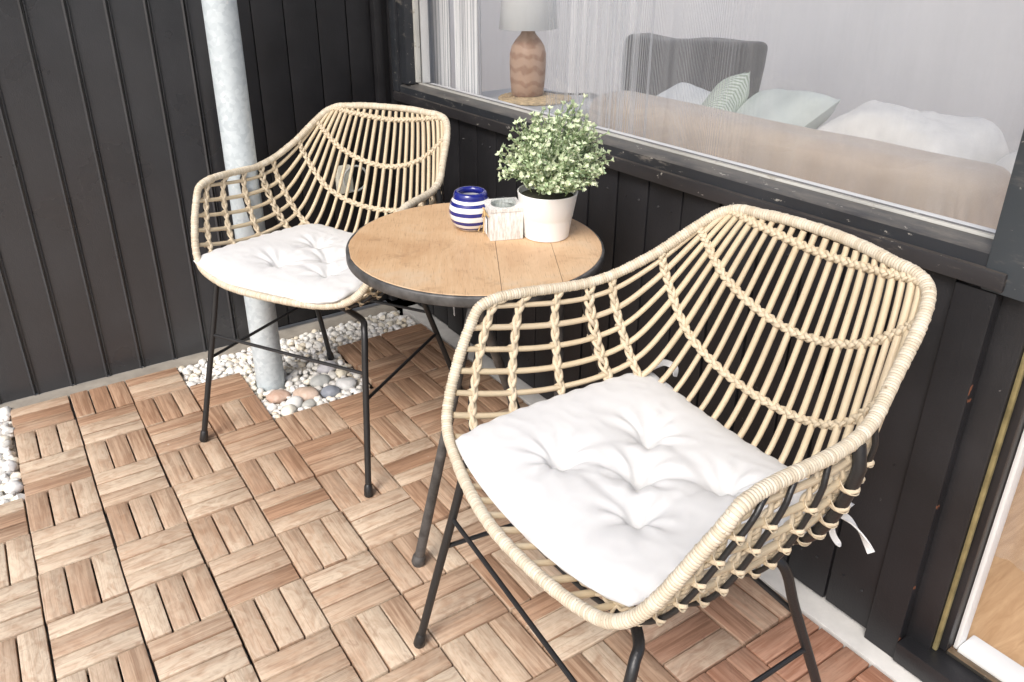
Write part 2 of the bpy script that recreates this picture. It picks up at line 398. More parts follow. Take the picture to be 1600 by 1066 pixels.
for i,(x,y,rx,ry,rz,ro,lab,c1,c2) in enumerate(big):
    b=MB(); blob(rx,ry,rz,(0,0,0),(0,0,ro),4,i+20,.14,b); o=b.build('stone',m_stone('stone_%d'%i,c1,c2),angle=180); o.location=(x,y,-.018+rz*.75); tag(o,lab,'stone',group='larger stones lying among the pebbles')

# ------------------------------------------------------------------ drainpipe
p=MB(); p.tube([(.811,.352,-.03),(.811,.352,.4),(.813,.352,1.0),(.815,.352,2.35)],.0405,40)
tag(p.build('drainpipe',M['galv']),'round galvanised grey drainpipe standing in the pebbles behind the far chair','pipe')

# ------------------------------------------------------------------ charcoal steel wall (left)
def panel_sheet():
    b=MB(); prof=[]; x=-1.40; period=.0965; x_end=.866
    gx=.417-.0965*18
    xs=[]
    while gx<x_end-.02:
        for dx,dy in ((-.0085,0),(-.006,-.0035),(-.0035,-.004),(-.0018,.006),(.0018,.006),(.0035,-.004),(.006,-.0035),(.0085,0)): xs.append((gx+dx,.66+dy))
        gx+=period
    xs.append((x_end,.66)); xs.append((x_end+.003,.663)); xs.append((x_end+.003,.70)); xs=[(-1.40,.66)]+xs
    vs=[(x,y,z) for z in (-.005,2.4) for x,y in xs]; n=len(xs)
    b.add(vs,[[i,i+1,n+i+1,n+i] for i in range(n-1)]); return b
w=panel_sheet().build('metal_panel_wall',M['panel'],angle=50)
tag(w,'charcoal grey coated steel wall with narrow vertical ribs left of the drainpipe','wall')

# ------------------------------------------------------------------ black plank wall behind far chair
b=MB()
edges=[.80,.885,.983,1.078,1.178,1.272,1.352]
for x0,x1 in zip(edges,edges[1:]):
    b.box(x0+.0015,x1-.0015,.664,.69,.012,2.4,.003,2)
    b.box(x1-.005,x1+.012,.672,.692,.012,2.4,0,2)
wp=b.build('black_plank_wall',M['black_wood'],angle=40); tag(wp,'black vertical plank wall in the corner between drainpipe and window','wall')
b=MB()
for x0,x1,y0 in ((1.352,1.378,.640),(1.3805,1.400,.655)): b.box(x0,x1,y0,.69,.012,2.4,.003,2)
b.box(1.4005,1.478,.6415,.70,.0,2.4,.002,2); b.build('corner_moulding',M['black_trim'],wp)

# outdoor socket
e=empty('outdoor_socket',(1.240,.662,.476),label='small cream outdoor socket with a clear lid seen through the far chair back',cat='socket')
cream=simple('cream_plastic',(.66,.64,.54),.45,0,.04,20,0)
b=MB(); b.box(-.052,.0,-.030,.0,-.045,.045,.008); b.build('housing',cream,e)
b=MB(); b.lathe([(.040,0),(.041,.012),(.039,.022),(.030,.027),(.0,.028)],32)
o=b.build('clear_lid',M['clear'],e); o.rotation_euler=(pi/2,0,0); o.location=(.008,-.012,0)
b=MB(); b.tube([(.008+.041*cos(a),-.028,.041*sin(a)) for a in [2*pi*k/40 for k in range(40)]],.0035,8,True); b.build('lid_ring',simple('grey_plastic',(.55,.57,.55),.35,0,.05,20,0),e)

def m_worn(name,c,rub):
    t=NT(name); v=t.coord('Object',(1,.25,1)); ov=t.coord('Object'); n=t.noise(v,38,6,.7); b=t.noise(ov,4,3)
    col=t.mix(t.ramp(b,[(.3,0),(.7,1)]),tuple(x*.75 for x in c),tuple(x*1.3 for x in c))
    col=t.mix(t.ramp(n,[(.60,0),(.68,.75)]),col,rub)
    nz=t.sep(t.n('ShaderNodeNewGeometry').outputs['Normal'])[2]; up=t.ramp(nz,[(.3,0),(.8,.75)]); col=t.mix(t.mix(t.ramp(n,[(.36,.25),(.6,1)]),(0,0,0),up),col,tuple(x*.75 for x in rub))
    p=t.noise(t.coord('Object',(1,.5,1)),70,4,.7); col=t.mix(t.ramp(p,[(.655,0),(.675,.8)]),col,(.40,.38,.34))
    t.bsdf(col,t.ramp(n,[(.3,.32),(.7,.55)]),0,t.bump(n,.35,.001),.5); return t.m
M['worn_trim']=m_worn('worn_black_trim',(.026,.025,.027),(.12,.105,.09)); M['worn_frame']=m_worn('worn_black_frame',(.024,.027,.032),(.20,.185,.165))
# ------------------------------------------------------------------ house wall with window and door
hw=empty('house_wall',(1.42,0,0),label='black boarded house wall carrying the large window and the door frame at right',cat='wall')
def hp(name,mb,mat,parent=None,angle=40):
    o=mb.build(name,mat,parent or hw,angle=angle)
    if parent is None: o.matrix_parent_inverse=Matrix.Translation((-1.42,0,0))
    return o
b=MB(); gy=[.640,.555,.462,.366,.268,.172,.075,-.022,-.120,-.217,-.315,-.412,-.508,-.606,-.703,-.800,-.897,-.975,-1.063,-1.154]
rb=random.Random(5)
for y1,y0 in zip(gy,gy[1:]):
    d=rb.uniform(0,.0025)
    b.box(1.420+d,1.445,y0+.0022,y1-.0022,.004+rb.uniform(-.004,.004),.712,.003,2)
b.box(1.4285,1.447,-1.154,.640,.012,.712,0,2)
b.box(1.408,1.43,-1.2145,-1.1565,-.001,.7045,.003,2)
for y1,y0 in zip(gy,gy[1:]):
    for zz in (.085,.36,.655):
        for yy in (.3,.7):
            b.tube([(1.4195+rb.uniform(0,.001),y0+(y1-y0)*yy+rb.uniform(-.006,.006),zz+rb.uniform(-.006,.006)),(1.425,y0+(y1-y0)*yy,zz)],.0024,8)
hp('planking',b,M['black_wood'])
b=MB(); b.box(1.400,1.44,-1.2225,.636,.7105,.7385,.004,1); hp('apron_board',b,M['worn_trim'])
def prism_y(b,prof,y0,y1,seg=60):
    n=len(prof); vs=[];uv=[]
    for s in range(seg+1):
        y=y0+(y1-y0)*s/seg
        for x,z in prof: vs.append((x,y,z)); uv.append((y,x+z))
    fs=[]
    for s in range(seg):
        for i in range(n):
            j=(i+1)%n; fs.append([s*n+i,s*n+j,(s+1)*n+j,(s+1)*n+i])
    fs.append(list(range(n))[::-1]); fs.append([seg*n+i for i in range(n)]); b.add(vs,fs,uv)
b=MB(); prism_y(b,[(1.409,.7385),(1.409,.7575),(1.4125,.7605),(1.452,.7665),(1.48,.766),(1.48,.7385)],-1.1905,.600)
PB=MB(); PB.box(1.406,1.48,-1.252,-1.1908,.7055,2.4,.004,2); hp('window_post',PB,m_worn('worn_grey_post',(.046,.055,.063),(.10,.10,.10)))
b.box(1.412,1.48,.556,.600,.766,2.4,.004,2); b.box(1.402,1.46,.602,.640,.7386,2.4,.004,2)
wf=hp('window_frame',b,M['worn_frame'])
M['bead']=m_worn('worn_white_bead',(.50,.50,.47),(.30,.27,.22))
b=MB(); b.box(1.449,1.456,-1.1903,.5555,.7645,.7712,.0015,1); b.box(1.440,1.456,.545,.5558,.7714,2.4,.002,2); b.build('glazing_bead',M['bead'],wf)
b=MB(); b.add([(1.459,-1.190,.767),(1.459,-1.190,2.4),(1.459,.5535,2.4),(1.459,.5535,.767)],[[0,1,2,3]]); b.build('window_pane',M['pane'],wf,smooth=False)
b=MB(); b.box(1.462,1.49,.548,.590,.767,2.4,.003,2); b.box(1.462,1.50,-1.19,.5475,.745,.7655,.003,1); b.build('inner_frame',M['white_paint'],wf)
# door side
b=MB(); b.box(1.4318,1.475,-1.2555,-1.165,.012,.7052,.003,2); b.box(1.437,1.475,-1.2553,-1.2528,.7053,2.4,0,2)
b.box(1.445,1.475,-1.2745,-1.2558,.05,2.4,.003,2); b.box(1.400,1.455,-1.62,-1.2160,.004,.046,.003,1)
df=hp('door_frame',b,M['black_trim'])
b=MB(); b.box(1.436,1.444,-1.2640,-1.2560,.047,2.4,.003,2); b.build('brass_strip',M['brass'],df)
b=MB(); b.box(1.447,1.4605,-1.62,-1.2750,.0465,.054,.002,1); b.build('worn_threshold',m_worn('worn_threshold_paint',(.04,.036,.03),(.30,.20,.11)),df)
b=MB(); b.box(1.466,1.492,-1.2835,-1.2752,.050,2.4,.003,2); b.box(1.462,1.512,-1.62,-1.2840,.045,.062,.004,1); b.build('door_jamb',M['white_paint'],df)

# ------------------------------------------------------------------ the room behind the glass
def m_floor():
    t=NT('oak_laminate'); ov=t.coord('Object'); g=t.noise(t.coord('Object',(2.2,16,1)),3,6,.62,1.4); k=t.noise(t.coord('Object',(1,2.4,1)),3.1,3,.5,.8)
    col=t.mix(t.ramp(g,[(.3,0),(.7,1)]),(.40,.235,.115),(.58,.38,.215)); col=t.mix(t.ramp(k,[(.64,0),(.70,.6)]),col,(.20,.10,.05))
    t.bsdf(col,.35,0,t.bump(g,.1,.0005)); return t.m
b=MB(); b.box(1.481,3.3,-3,2.2,-.05,.03); tag(b.build('room_floor',m_floor(),smooth=False),kind='structure')
M['room_wall']=simple('pale_plaster',(.60,.61,.635),.9,0,.05,3,.2)
b=MB(); b.box(3.0,3.1,-3,2.2,.03,2.6); b.box(1.49,3.0,1.75,1.85,.03,2.6)
tag(b.build('room_wall',M['room_wall'],smooth=False),'pale grey plaster walls of the living room seen through the window','wall')
# sofa
def m_linen(name,c,c2,sc_=300):
    t=NT(name); v=t.coord('Object'); n=t.noise(v,8,4); w=t.mix(.5,t.wave(v,sc_,1,3,2,'Z'),t.wave(v,sc_,1,3,2,'Y'))
    col=t.mix(t.ramp(n,[(.3,0),(.7,1)]),c,c2); col=t.mix(t.ramp(w,[(.2,.18),(.8,0)]),col,tuple(x*.6 for x in c))
    t.bsdf(col,.9,0,t.bump(w,.3,.001),.2,.3); return t.m
M['sofa']=m_linen('beige_linen',(.50,.40,.315),(.58,.475,.38))
M['dark_fabric']=m_linen('dark_grey_fabric',(.030,.030,.034),(.046,.045,.051))
def soft(x0,x1,y0,y1,z0,z1,bev,seed,amp=.012,fr=4):
    bm=bmesh.new(); bmesh.ops.create_cube(bm,size=1)
    for v in bm.verts: v.co=Vector(((x0+x1)/2+v.co.x*(x1-x0),(y0+y1)/2+v.co.y*(y1-y0),(z0+z1)/2+v.co.z*(z1-z0)))
    bmesh.ops.bevel(bm,geom=bm.edges[:],offset=bev,segments=5,affect='EDGES',profile=.5)
    bmesh.ops.subdivide_edges(bm,edges=[e for e in bm.edges if e.calc_length()>.05],cuts=7,use_grid_fill=True)
    for v in bm.verts:
        n=noise.noise_vector(v.co*fr+Vector((seed,seed,seed))); v.co+=n*amp
    b=MB(); b.bm(bm); return b
so=empty('sofa',(1.9,-.4,.03),label='beige linen sofa standing with its back to the window',cat='sofa')
def sp_(name,mb,mat):
    o=mb.build(name,mat,so,angle=180); o.matrix_parent_inverse=Matrix.Translation((-1.9,.4,-.03)); return o
sp_('backrest',soft(1.685,1.845,-1.035,.04,.12,.785,.045,1,.006),M['sofa'])
sp_('seat',soft(1.846,2.60,-1.03,.56,.12,.46,.05,2,.008),M['sofa'])
sp_('armrest',soft(1.90,2.60,.40,.56,.44,.665,.04,3,.006),M['dark_fabric'])
b=soft(-.252,.252,-.06,.06,-.225,.225,.026,8,.022,4.5); o=b.build('cushion',M['dark_fabric'],angle=180); o.location=(2.24,.182,.652); o.rotation_euler=(radians(-4),radians(-1),radians(-90)); tag(o,'large dark charcoal cushion standing upright at the far end of the sofa','cushion')
def pillow(name,loc,rot,sx,sz,th,mat,label,seed):
    b=MB(); n=28; vs=[];uv=[]
    for side in (1,-1):
        for i in range(n+1):
            for j in range(n+1):
                u=-1+2*i/n; v=-1+2*j/n
                h=th*(max(0,(1-u**4)*(1-v**4)))**.55; k=1-.10*((1-abs(u))*abs(v)**2+(1-abs(v))*abs(u)**2)
                w=noise.noise(Vector((u*2+seed,v*2,side)))*.008
                vs.append((u*sx*k,side*(h+w*(h>0.004)),v*sz*k)); uv.append((u,v))
    N=(n+1)**2; fs=[]
    for s in (0,1):
        for i in range(n):
            for j in range(n):
                q=[s*N+i*(n+1)+j,s*N+i*(n+1)+j+1,s*N+(i+1)*(n+1)+j+1,s*N+(i+1)*(n+1)+j]; fs.append(q if s==0 else q[::-1])
    b.add(vs,fs,uv); o=b.build(name,mat,angle=180); o.location=loc; o.rotation_euler=rot; tag(o,label,'pillow'); return o
def m_leafprint():
    t=NT('pale_green_leaf_print'); w=t.wave(t.coord('UV',(1,1,1)),5.5,2.2,1.2,1,'DIAGONAL'); col=t.mix(t.ramp(w,[(.35,0),(.6,1)]),(.70,.76,.67),(.34,.42,.31)); t.bsdf(col,.9); return t.m
pillow('pillow',(1.985,-.02,.70),(radians(62),0,radians(70)),.15,.12,.05,simple('white_linen',(.72,.74,.73),.9,0,.04,12,.2),'plain white pillow lying at the left of the leaf print pillow on the sofa',1)
mp=m_leafprint()
pillow('pillow',(1.985,-.165,.720),(radians(48),radians(40),radians(75)),.105,.105,.045,mp,'pale green leaf print pillow propped with one corner pointing up',2)
pillow('pillow',(2.0,-.33,.715),(radians(55),radians(6),radians(72)),.15,.13,.055,simple('pale_green_linen',(.66,.71,.66),.9,0,.05,14,.2),'flat pale mint pillow nearest the sheepskin on the sofa',3)
# sheepskins: soft lumpy fleece
def fleece(name,x0,x1,y0,y1,z0,z1,seed,label):
    b=MB(); n=46; vs=[]
    hz=lambda u,v: z0+(z1-z0)*max(0,(1-(2*u-1)**4)*(1-(2*v-1)**6))**.4
    for i in range(n+1):
        for j in range(n+1):
            u,v=i/n,j/n; x=x0+(x1-x0)*u; y=y0+(y1-y0)*v
            z=hz(u,v)+.035*noise.noise(Vector((x*7,y*7,seed)))+.006*noise.noise(Vector((x*22,y*22,seed)))+.004*noise.noise(Vector((x*80,y*80,seed)))
            vs.append((x,y,z))
    b.add(vs,[[i*(n+1)+j,(i+1)*(n+1)+j,(i+1)*(n+1)+j+1,i*(n+1)+j+1] for i in range(n) for j in range(n)])
    o=b.build(name,simple('cream_wool',(.84,.82,.77),.95,0,.05,30,.3),angle=180); tag(o,label,'sheepskin'); return o
fleece('sheepskin',1.83,2.15,-.90,-.53,.60,.815,4,'cream sheepskin draped over the middle of the sofa back')
fleece('sheepskin',1.84,2.25,-1.32,-.905,.58,.80,5,'cream sheepskin hanging over the right end of the sofa')
# side table, mat, lamp
e=empty('side_table',(1.76,.34,.03),label='white side table with grey top beside the sofa under the lamp',cat='table')
b=MB(); b.box(-.19,.15,-.20,.24,.665,.685,.006); b.build('tabletop',simple('grey_painted_top',(.40,.42,.44),.4,0,.06,10,0),e)
b=MB(); b.box(-.17,.13,-.175,.22,.10,.664,.004); b.build('drawer_cabinet',M['white_paint'],e)
for sx in(-.15,.11):
    for sy in(-.155,.2):
        b=MB(); b.tube([(sx,sy,0),(sx,sy,.0995)],.016,10); b.build('leg',M['white_paint'],e)
b=MB()
for i in range(15):
    r=.006+i*.0075; b.tube([(r*cos(a),r*sin(a),.004+.0012*sin(a*r*900)) for a in [2*pi*k/64 for k in range(64)]],.0042,6,True)
o=b.build('woven_mat',simple('woven_seagrass',(.50,.375,.215),.85,0,.35,90,.6,bscale=260,bd=.002)); o.location=(1.752,.352,.716); tag(o,'round woven seagrass mat under the wooden table lamp','mat')
def m_lampwood():
    t=NT('turned_ash_wood'); w=t.wave(t.coord('Object',(1,1,.55)),14,5.5,1.6,3,'Z'); g=t.noise(t.coord('Object',(40,40,5)),3,5)
    col=t.mix(t.ramp(w,[(.15,1),(.55,0)]),(.50,.33,.23),(.37,.215,.14)); col=t.mix(t.ramp(g,[(.4,0),(.8,.4)]),col,(.52,.36,.26)); t.bsdf(col,.5,0,None,.4); return t.m
e=empty('table_lamp',(1.752,.392,.7245),label='table lamp with turned wooden bottle base and plain white drum shade',cat='lamp')
b=MB(); b.lathe([(0,0),(.046,0),(.050,.003),(.055,.05),(.057,.10),(.0565,.125),(.051,.148),(.038,.168),(.025,.182),(.0185,.195),(.0175,.215),(0,.215)],48); b.build('lamp_base',m_lampwood(),e,angle=60)
b=MB(); b.lathe([(.088,.200),(.0895,.2005),(.074,.40),(.0725,.40),(.088,.2002)],56); b.build('lamp_shade',simple('white_shade_fabric',(.88,.90,.90),.9,0,.02,9,.2),e,angle=80)
b=MB(); b.tube([(0,0,.216),(0,0,.27)],.009,12); b.build('lamp_holder',M['steel'],e)
b=MB(); b.tube(cr([(.045,-.03,.010),(.08,-.05,.004),(.12,-.09,.002),(.17,-.12,.001),(.2,-.13,-.02)],8),.003,8); b.build('cord',M['steel'],e)
# curtains
def curtain(name,y0,y1,x,z0,z1,folds,amp,mat,label,seed,flare=.0):
    b=MB(); n=int((y1-y0)*520); m=24; vs=[];uv=[]
    for j in range(m+1):
        for i in range(n+1):
            u=i/n; z=z0+(z1-z0)*j/m; k=1+flare*(1-j/m)
            ph=folds*2*pi*u+1.3*noise.noise(Vector((u*4,seed,z*.5)))
            vs.append((x+amp*k*sin(ph)+.006*noise.noise(Vector((u*30,z*2,seed))),y0+(y1-y0)*u+.012*cos(ph)*k,z)); uv.append((u*(y1-y0),z))
    b.add(vs,[[j*(n+1)+i,j*(n+1)+i+1,(j+1)*(n+1)+i+1,(j+1)*(n+1)+i] for j in range(m) for i in range(n)],uv)
    o=b.build(name,mat,angle=180); tag(o,label,'curtain'); return o
def m_stripe():
    t=NT('striped_white_cotton'); w=t.wave(t.coord('UV',(1,0,0)),46,0,1,0,'X'); col=t.mix(t.ramp(w,[(.62,0),(.74,1)]),(.86,.87,.88),(.50,.51,.54)); t.bsdf(col,.9); return t.m
ms=m_stripe()
curtain('curtain',.530,.80,1.555,.10,2.3,2.6,.018,ms,'white curtain with thin grey stripes hanging closest to the corner post',2)
curtain('curtain',.400,.545,1.585,.12,2.3,1.7,.016,ms,'narrower striped white curtain hanging next to the lamp',6)
def m_sheer():
    t=NT('white_voile'); w=t.wave(t.coord('UV',(1,0,0)),22,3,.6,2,'X'); tr=t.n('ShaderNodeBsdfTransparent'); d=t.n('ShaderNodeBsdfDiffuse'); d.inputs[0].default_value=(.82,.84,.86,1)
    tl=t.n('ShaderNodeBsdfTranslucent'); tl.inputs[0].default_value=(.82,.84,.86,1); a=t.n('ShaderNodeMixShader'); t.l(d.outputs[0],a.inputs[1]); t.l(tl.outputs[0],a.inputs[2])
    th=t.noise(t.coord('UV',(420,420,1)),1.0,2); n2=t.noise(t.coord('UV',(9,.5,1)),1.0,5,.65); yy=t.sep(t.coord('Object'))[1]; bm_=t.ramp(t.math('ADD',yy,.75),[(.12,0),(.38,1),(.72,1),(.85,.4)]); al=t.math('ADD',t.math('ADD',.125,t.math('MULTIPLY',bm_,t.ramp(w,[(.2,0),(.9,.28)]))),t.math('MULTIPLY',t.math('SUBTRACT',n2,.46),.34)); al=t.math('ADD',al,t.math('MULTIPLY',t.math('SUBTRACT',th,.5),.10)); al=t.math('MINIMUM',t.math('MAXIMUM',al,.03),.6); mx=t.n('ShaderNodeMixShader'); t.l(al,mx.inputs[0]); t.l(tr.outputs[0],mx.inputs[1]); t.l(a.outputs[0],mx.inputs[2]); t.l(mx.outputs[0],t.out.inputs['Surface']); return t.m
def sheer():
    b=MB(); n=900; m=16; vs=[];uv=[]; y0,y1=-1.40,.10
    for j in range(m+1):
        for i in range(n+1):
            u=i/n; z=.16+2.14*j/m
            g=exp(-((u-.84)/.14)**2)          # bunched part with deep folds
            a=.004+.016*g; ph=2*pi*(u*16+3.2*sin(u*7)+.5*noise.noise(Vector((u*7,z*.4,2))))
            vs.append((1.612+a*sin(ph),y0+(y1-y0)*u+.012*g*cos(ph),z)); uv.append((u*(y1-y0)*(1+1.2*g),z))
    b.add(vs,[[j*(n+1)+i,j*(n+1)+i+1,(j+1)*(n+1)+i+1,(j+1)*(n+1)+i] for j in range(m) for i in range(n)],uv)
    o=b.build('sheer_curtain',m_sheer(),angle=180); tag(o,'see through white voile curtain hanging across the window in front of the sofa','curtain')
sheer()

# ------------------------------------------------------------------ rattan chair
RC=[(0,.253,.448),(.157,.231,.448),(.237,.209,.49),(.276,.149,.603),(.279,.099,.644),(.261,-.071,.644),(.23,-.166,.682),(.184,-.269,.755),(.107,-.286,.771),(0,-.301,.772)]
RIM=cr([Vector(p) for p in RC]+[Vector((-x,y,z)) for x,y,z in RC[-2:0:-1]],24,True)
H=RIM[:9*24+1]
D1=Path(H[:4*24+1]); C1=Path(H[4*24:7*24+1][::-1]); D0=Path(H[7*24:9*24+1][::-1])
C0=Path(cr([(0,-.301,.772),(0,-.262,.65),(0,-.215,.52),(0,-.165,.44),(0,-.08,.408),(0,.05,.402),(0,.17,.42),(0,.253,.448)],16))
def Sf(t,s):
    sg=-1 if t<0 else 1; t=abs(t)
    a,b=C0(s),C1(s); a0,b0,a1,b1=C0(0),C1(0),C0(1),C1(1)
    wx=sin(pi*t/2); wy=1-cos(pi*t/2); wz=(1-cos(pi*t/2))**(1+.25*sin(pi*s)); wz1=(1-cos(pi*t/2))
    def loft(A,B,z): return Vector((A.x+(B.x-A.x)*wx,A.y+(B.y-A.y)*wy,A.z+(B.z-A.z)*z))
    p=loft(a,b,wz)
    p+=(D0(1-(1-t)**1.3)-loft(a0,b0,wz1))*(1-s)**1.5+(D1(t)-loft(a1,b1,wz1))*s**1.6
    return Vector((sg*p.x,p.y,p.z))
def Sn(t,s):
    e=.01; du=Sf(min(t+e,1),s)-Sf(max(t-e,-1),s); dv=Sf(t,min(s+e,1))-Sf(t,max(s-e,0)); n=du.cross(dv)
    n.normalize()
    if n.z<0 and abs(s-.6)<.4: n=-n
    c=Vector((0,.10,.75)); p=Sf(t,s)
    if n.dot(c-p)<0: n=-n
    return n   # points to the sitter
def bind_tube(b,P,r,pitch,seed,closed=False,amp=.10,n=12):
    """a bar wound with flat cane: every turn is a ridge, slightly irregular"""
    pp=Path(P+([P[0]] if closed else [])); L=pp.L[-1]; turns=max(2,int(L/pitch)); rr=random.Random(seed); pts=[];rad=[]
    for k in range(turns):
        q=1+rr.uniform(-.05,.06)
        for f,h in ((.04,-amp),(.22,amp*.45),(.55,amp*.6),(.86,amp*.3)):
            pts.append(pp((k+f)/turns)); rad.append(r*(1+h)*q)
    o0=len(b.uv); b.tube(pts,rad,n,closed)
    for q in range(o0,len(b.uv)):
        fi=(q-o0)//n; b.uv[q]=[((fi+(1 if c in(2,3) else 0))/4.0, w/n) for c,w in enumerate([0,0,0,0])] if fi<len(pts) else b.uv[q]
def make_chair():
    root=empty('rattan_chair',(0,0,0))
    b=MB(); bind_tube(b,RIM,.0084,.0042,3,True,.075); 
    rr=random.Random(9)
    o=b.build('rim',M['rim'],root,angle=180)
    # canes
    K=12
    for k in range(-K,K+1):
        t=k/(K+.9); at=abs(t)
        s1=.978 if at>.42 else .995
        P=[]
        for i in range(41):
            s=.012+(s1-.012)*i/40
            P.append(Sf(t,s)+Sn(t,max(.03,min(.97,s)))*.0)
        if at>.42: # cut cane ends stick out past the last braid
            d=(P[-1]-P[-3]).normalized(); P[-1]=P[-1]+d*.004
        b=MB(); b.tube(P,.0048*(1+rr.uniform(-.10,.12)),8); b.build('cane',M['rod'],root,angle=50)
    bands=[(.0,.040),(.095,.195),(.27,.340),(.49,.47),(.585,.53),(.715,.67),(.85,.81),(.95,.925)]
    for bi,(ss,scn) in enumerate(bands):
        def band(t): 
            a=abs(t); return scn+(ss-scn)*a**1.6
        tm=.999 if bi else .985
        n=260; base=[];nr=[];tg=[]
        for i in range(n+1):
            t=-tm+2*tm*i/n; base.append(Sf(t,band(t)))
        for i in range(n+1):
            t=-tm+2*tm*i/n; nr.append(Sn(t*.985,min(max(band(t),.03),.97)))
        Ls=Path(base); 
        # rod index phase: crossing at each cane
        b=MB()
        for st in range(3):
            pts=[]
            for i in range(n+1):
                t=-tm+2*tm*i/n; ph=t*(K+.9)*pi*1.0+st*2*pi/3
                tgv=(base[min(i+1,n)]-base[max(i-1,0)]).normalized(); sv=nr[i].cross(tgv)
                if bi in(4,): A,Bn=.0062,.0038
                else: A,Bn=.0042,.0030
                pts.append(base[i]+sv*(A*sin(ph))+nr[i]*(Bn*sin(2*ph+.6)+.0022))
            b.tube(pts,.0034*(1+.08*st),7,flat=.7)
        b.build('braid',M['braid'],root,angle=180)
        if bi>=3:   # black steel bar behind the weave, tied with cane
            r=.0078 if bi==4 else .0036
            bar=[base[i]-nr[i]*(.0055+r)*min(1,.25+(1-abs(-1+2*i/n))/.10) for i in list(range(1,n,3))+[n-1]]
            bb=MB(); bb.tube(bar,r,12 if bi==4 else 8); so_=bb.build('support_bar',M['steel'],root,angle=60)
            TB={1:MB(),-1:MB()}
            for k in range(-K,K+1):
                t=k/(K+.9)
                if abs(t)<.35 or abs(t)>.90: continue
                tb=TB[1 if t>0 else -1]
                p=Sf(t,band(t)); nn=Sn(t,min(max(band(t),.03),.97)); e=.012
                tv=(Sf(min(t+e,1),band(min(t+e,1)))-Sf(max(t-e,-1),band(max(t-e,-1)))).normalized(); cvv=nn.cross(tv)
                for q in (-1,1):  # V shaped strap round bar and cane
                    lo=p-nn*(.0065+2*r); pts=[p+nn*.003+tv*.007*q, p+cvv*(.0062)*1+tv*.004*q-nn*.002, lo+cvv*(r+.002)+nn*r-tv*.001*q, lo+cvv*.0-tv*.004*q, lo-cvv*(r+.002)+nn*r-tv*.001*q, p-cvv*.0062+tv*.004*q-nn*.002, p+nn*.003+tv*.007*q]
                    tb.tube(cr(pts,4),.0030,6,flat=.35)
            for tb in TB.values(): tb.build('cane_ties',M['braid'],so_,angle=180)
    # legs: bent steel rod, each runs under the seat
    def leg(sx,front):
        if front and sx<0: P=[(.255,.272,.004),(.240,.238,.16),(.226,.207,.30),(.2205,.194,.350),(.212,.180,.380),(.190,.158,.391),(.10,.12,.390),(.004,.105,.386)]
        elif front: P=[(.255,.272,.004),(.240,.238,.16),(.226,.207,.30),(.2155,.182,.415),(.209,.171,.434),(.185,.150,.430),(.10,.12,.396),(.004,.105,.386)]
        else: P=[(.226,-.232,.004),(.206,-.178,.16),(.189,-.127,.30),(.182,-.106,.365),(.172,-.092,.388),(.15,-.08,.392),(.08,-.075,.390),(.004,-.072,.389)]
        b=MB(); b.tube(cr([(sx*x,y,z) for x,y,z in P],10),.0074,12); l=b.build('leg',M['steel'],root,angle=60)
        a,c=Vector(P[0]),Vector(P[1]); d=(c-a).normalized()
        q=[a+d*k for k in(-.004,.0,.012,.022,.026)]; f=MB(); f.tube([(sx*v.x,v.y,v.z) for v in q],[.0085,.0108,.0104,.0095,.0078],14); f.build('foot_cap',M['steel'],l,angle=60)
    for sx in(1,-1): leg(sx,True); leg(sx,False)
    def lp(sx,front,z):
        P=[(.255,.272,.004),(.240,.238,.16),(.226,.207,.30),(.2155,.182,.415)] if front else [(.226,-.232,.004),(.206,-.178,.16),(.189,-.127,.30),(.182,-.106,.365)]
        for a,b in zip(P,P[1:]):
            if a[2]<=z<=b[2]: k=(z-a[2])/(b[2]-a[2]); return Vector((sx*(a[0]+(b[0]-a[0])*k),a[1]+(b[1]-a[1])*k,z))
    for a,c in ((lp(1,True,.285),lp(-1,True,.285)),(lp(1,False,.285),lp(-1,False,.285)),(lp(1,True,.225),lp(1,False,.245)),(lp(-1,True,.225),lp(-1,False,.215))):
        b=MB(); b.tube([a,a.lerp(c,.5),c],.0041,8); b.build('stretcher',M['steel'],root)
    b=MB(); b.tube(cr([(0,.12,.3865),(0,0,.382),(0,-.08,.3885)],6),.006,10); b.build('seat_bar',M['steel'],root)
    return root
chair=make_chair()
far=copy_tree(chair)
chair.location=(.967,-1.008,0); chair.rotation_euler=(0,0,1.484)
far.location=(.928,.068,0); far.rotation_euler=(0,0,2.107)
tag(chair,'pale rattan armchair in the foreground with thin black steel legs','armchair','rattan armchairs with white cushions')
tag(far,'pale rattan armchair standing in front of the drainpipe, partly behind the table','armchair','rattan armchairs with white cushions')

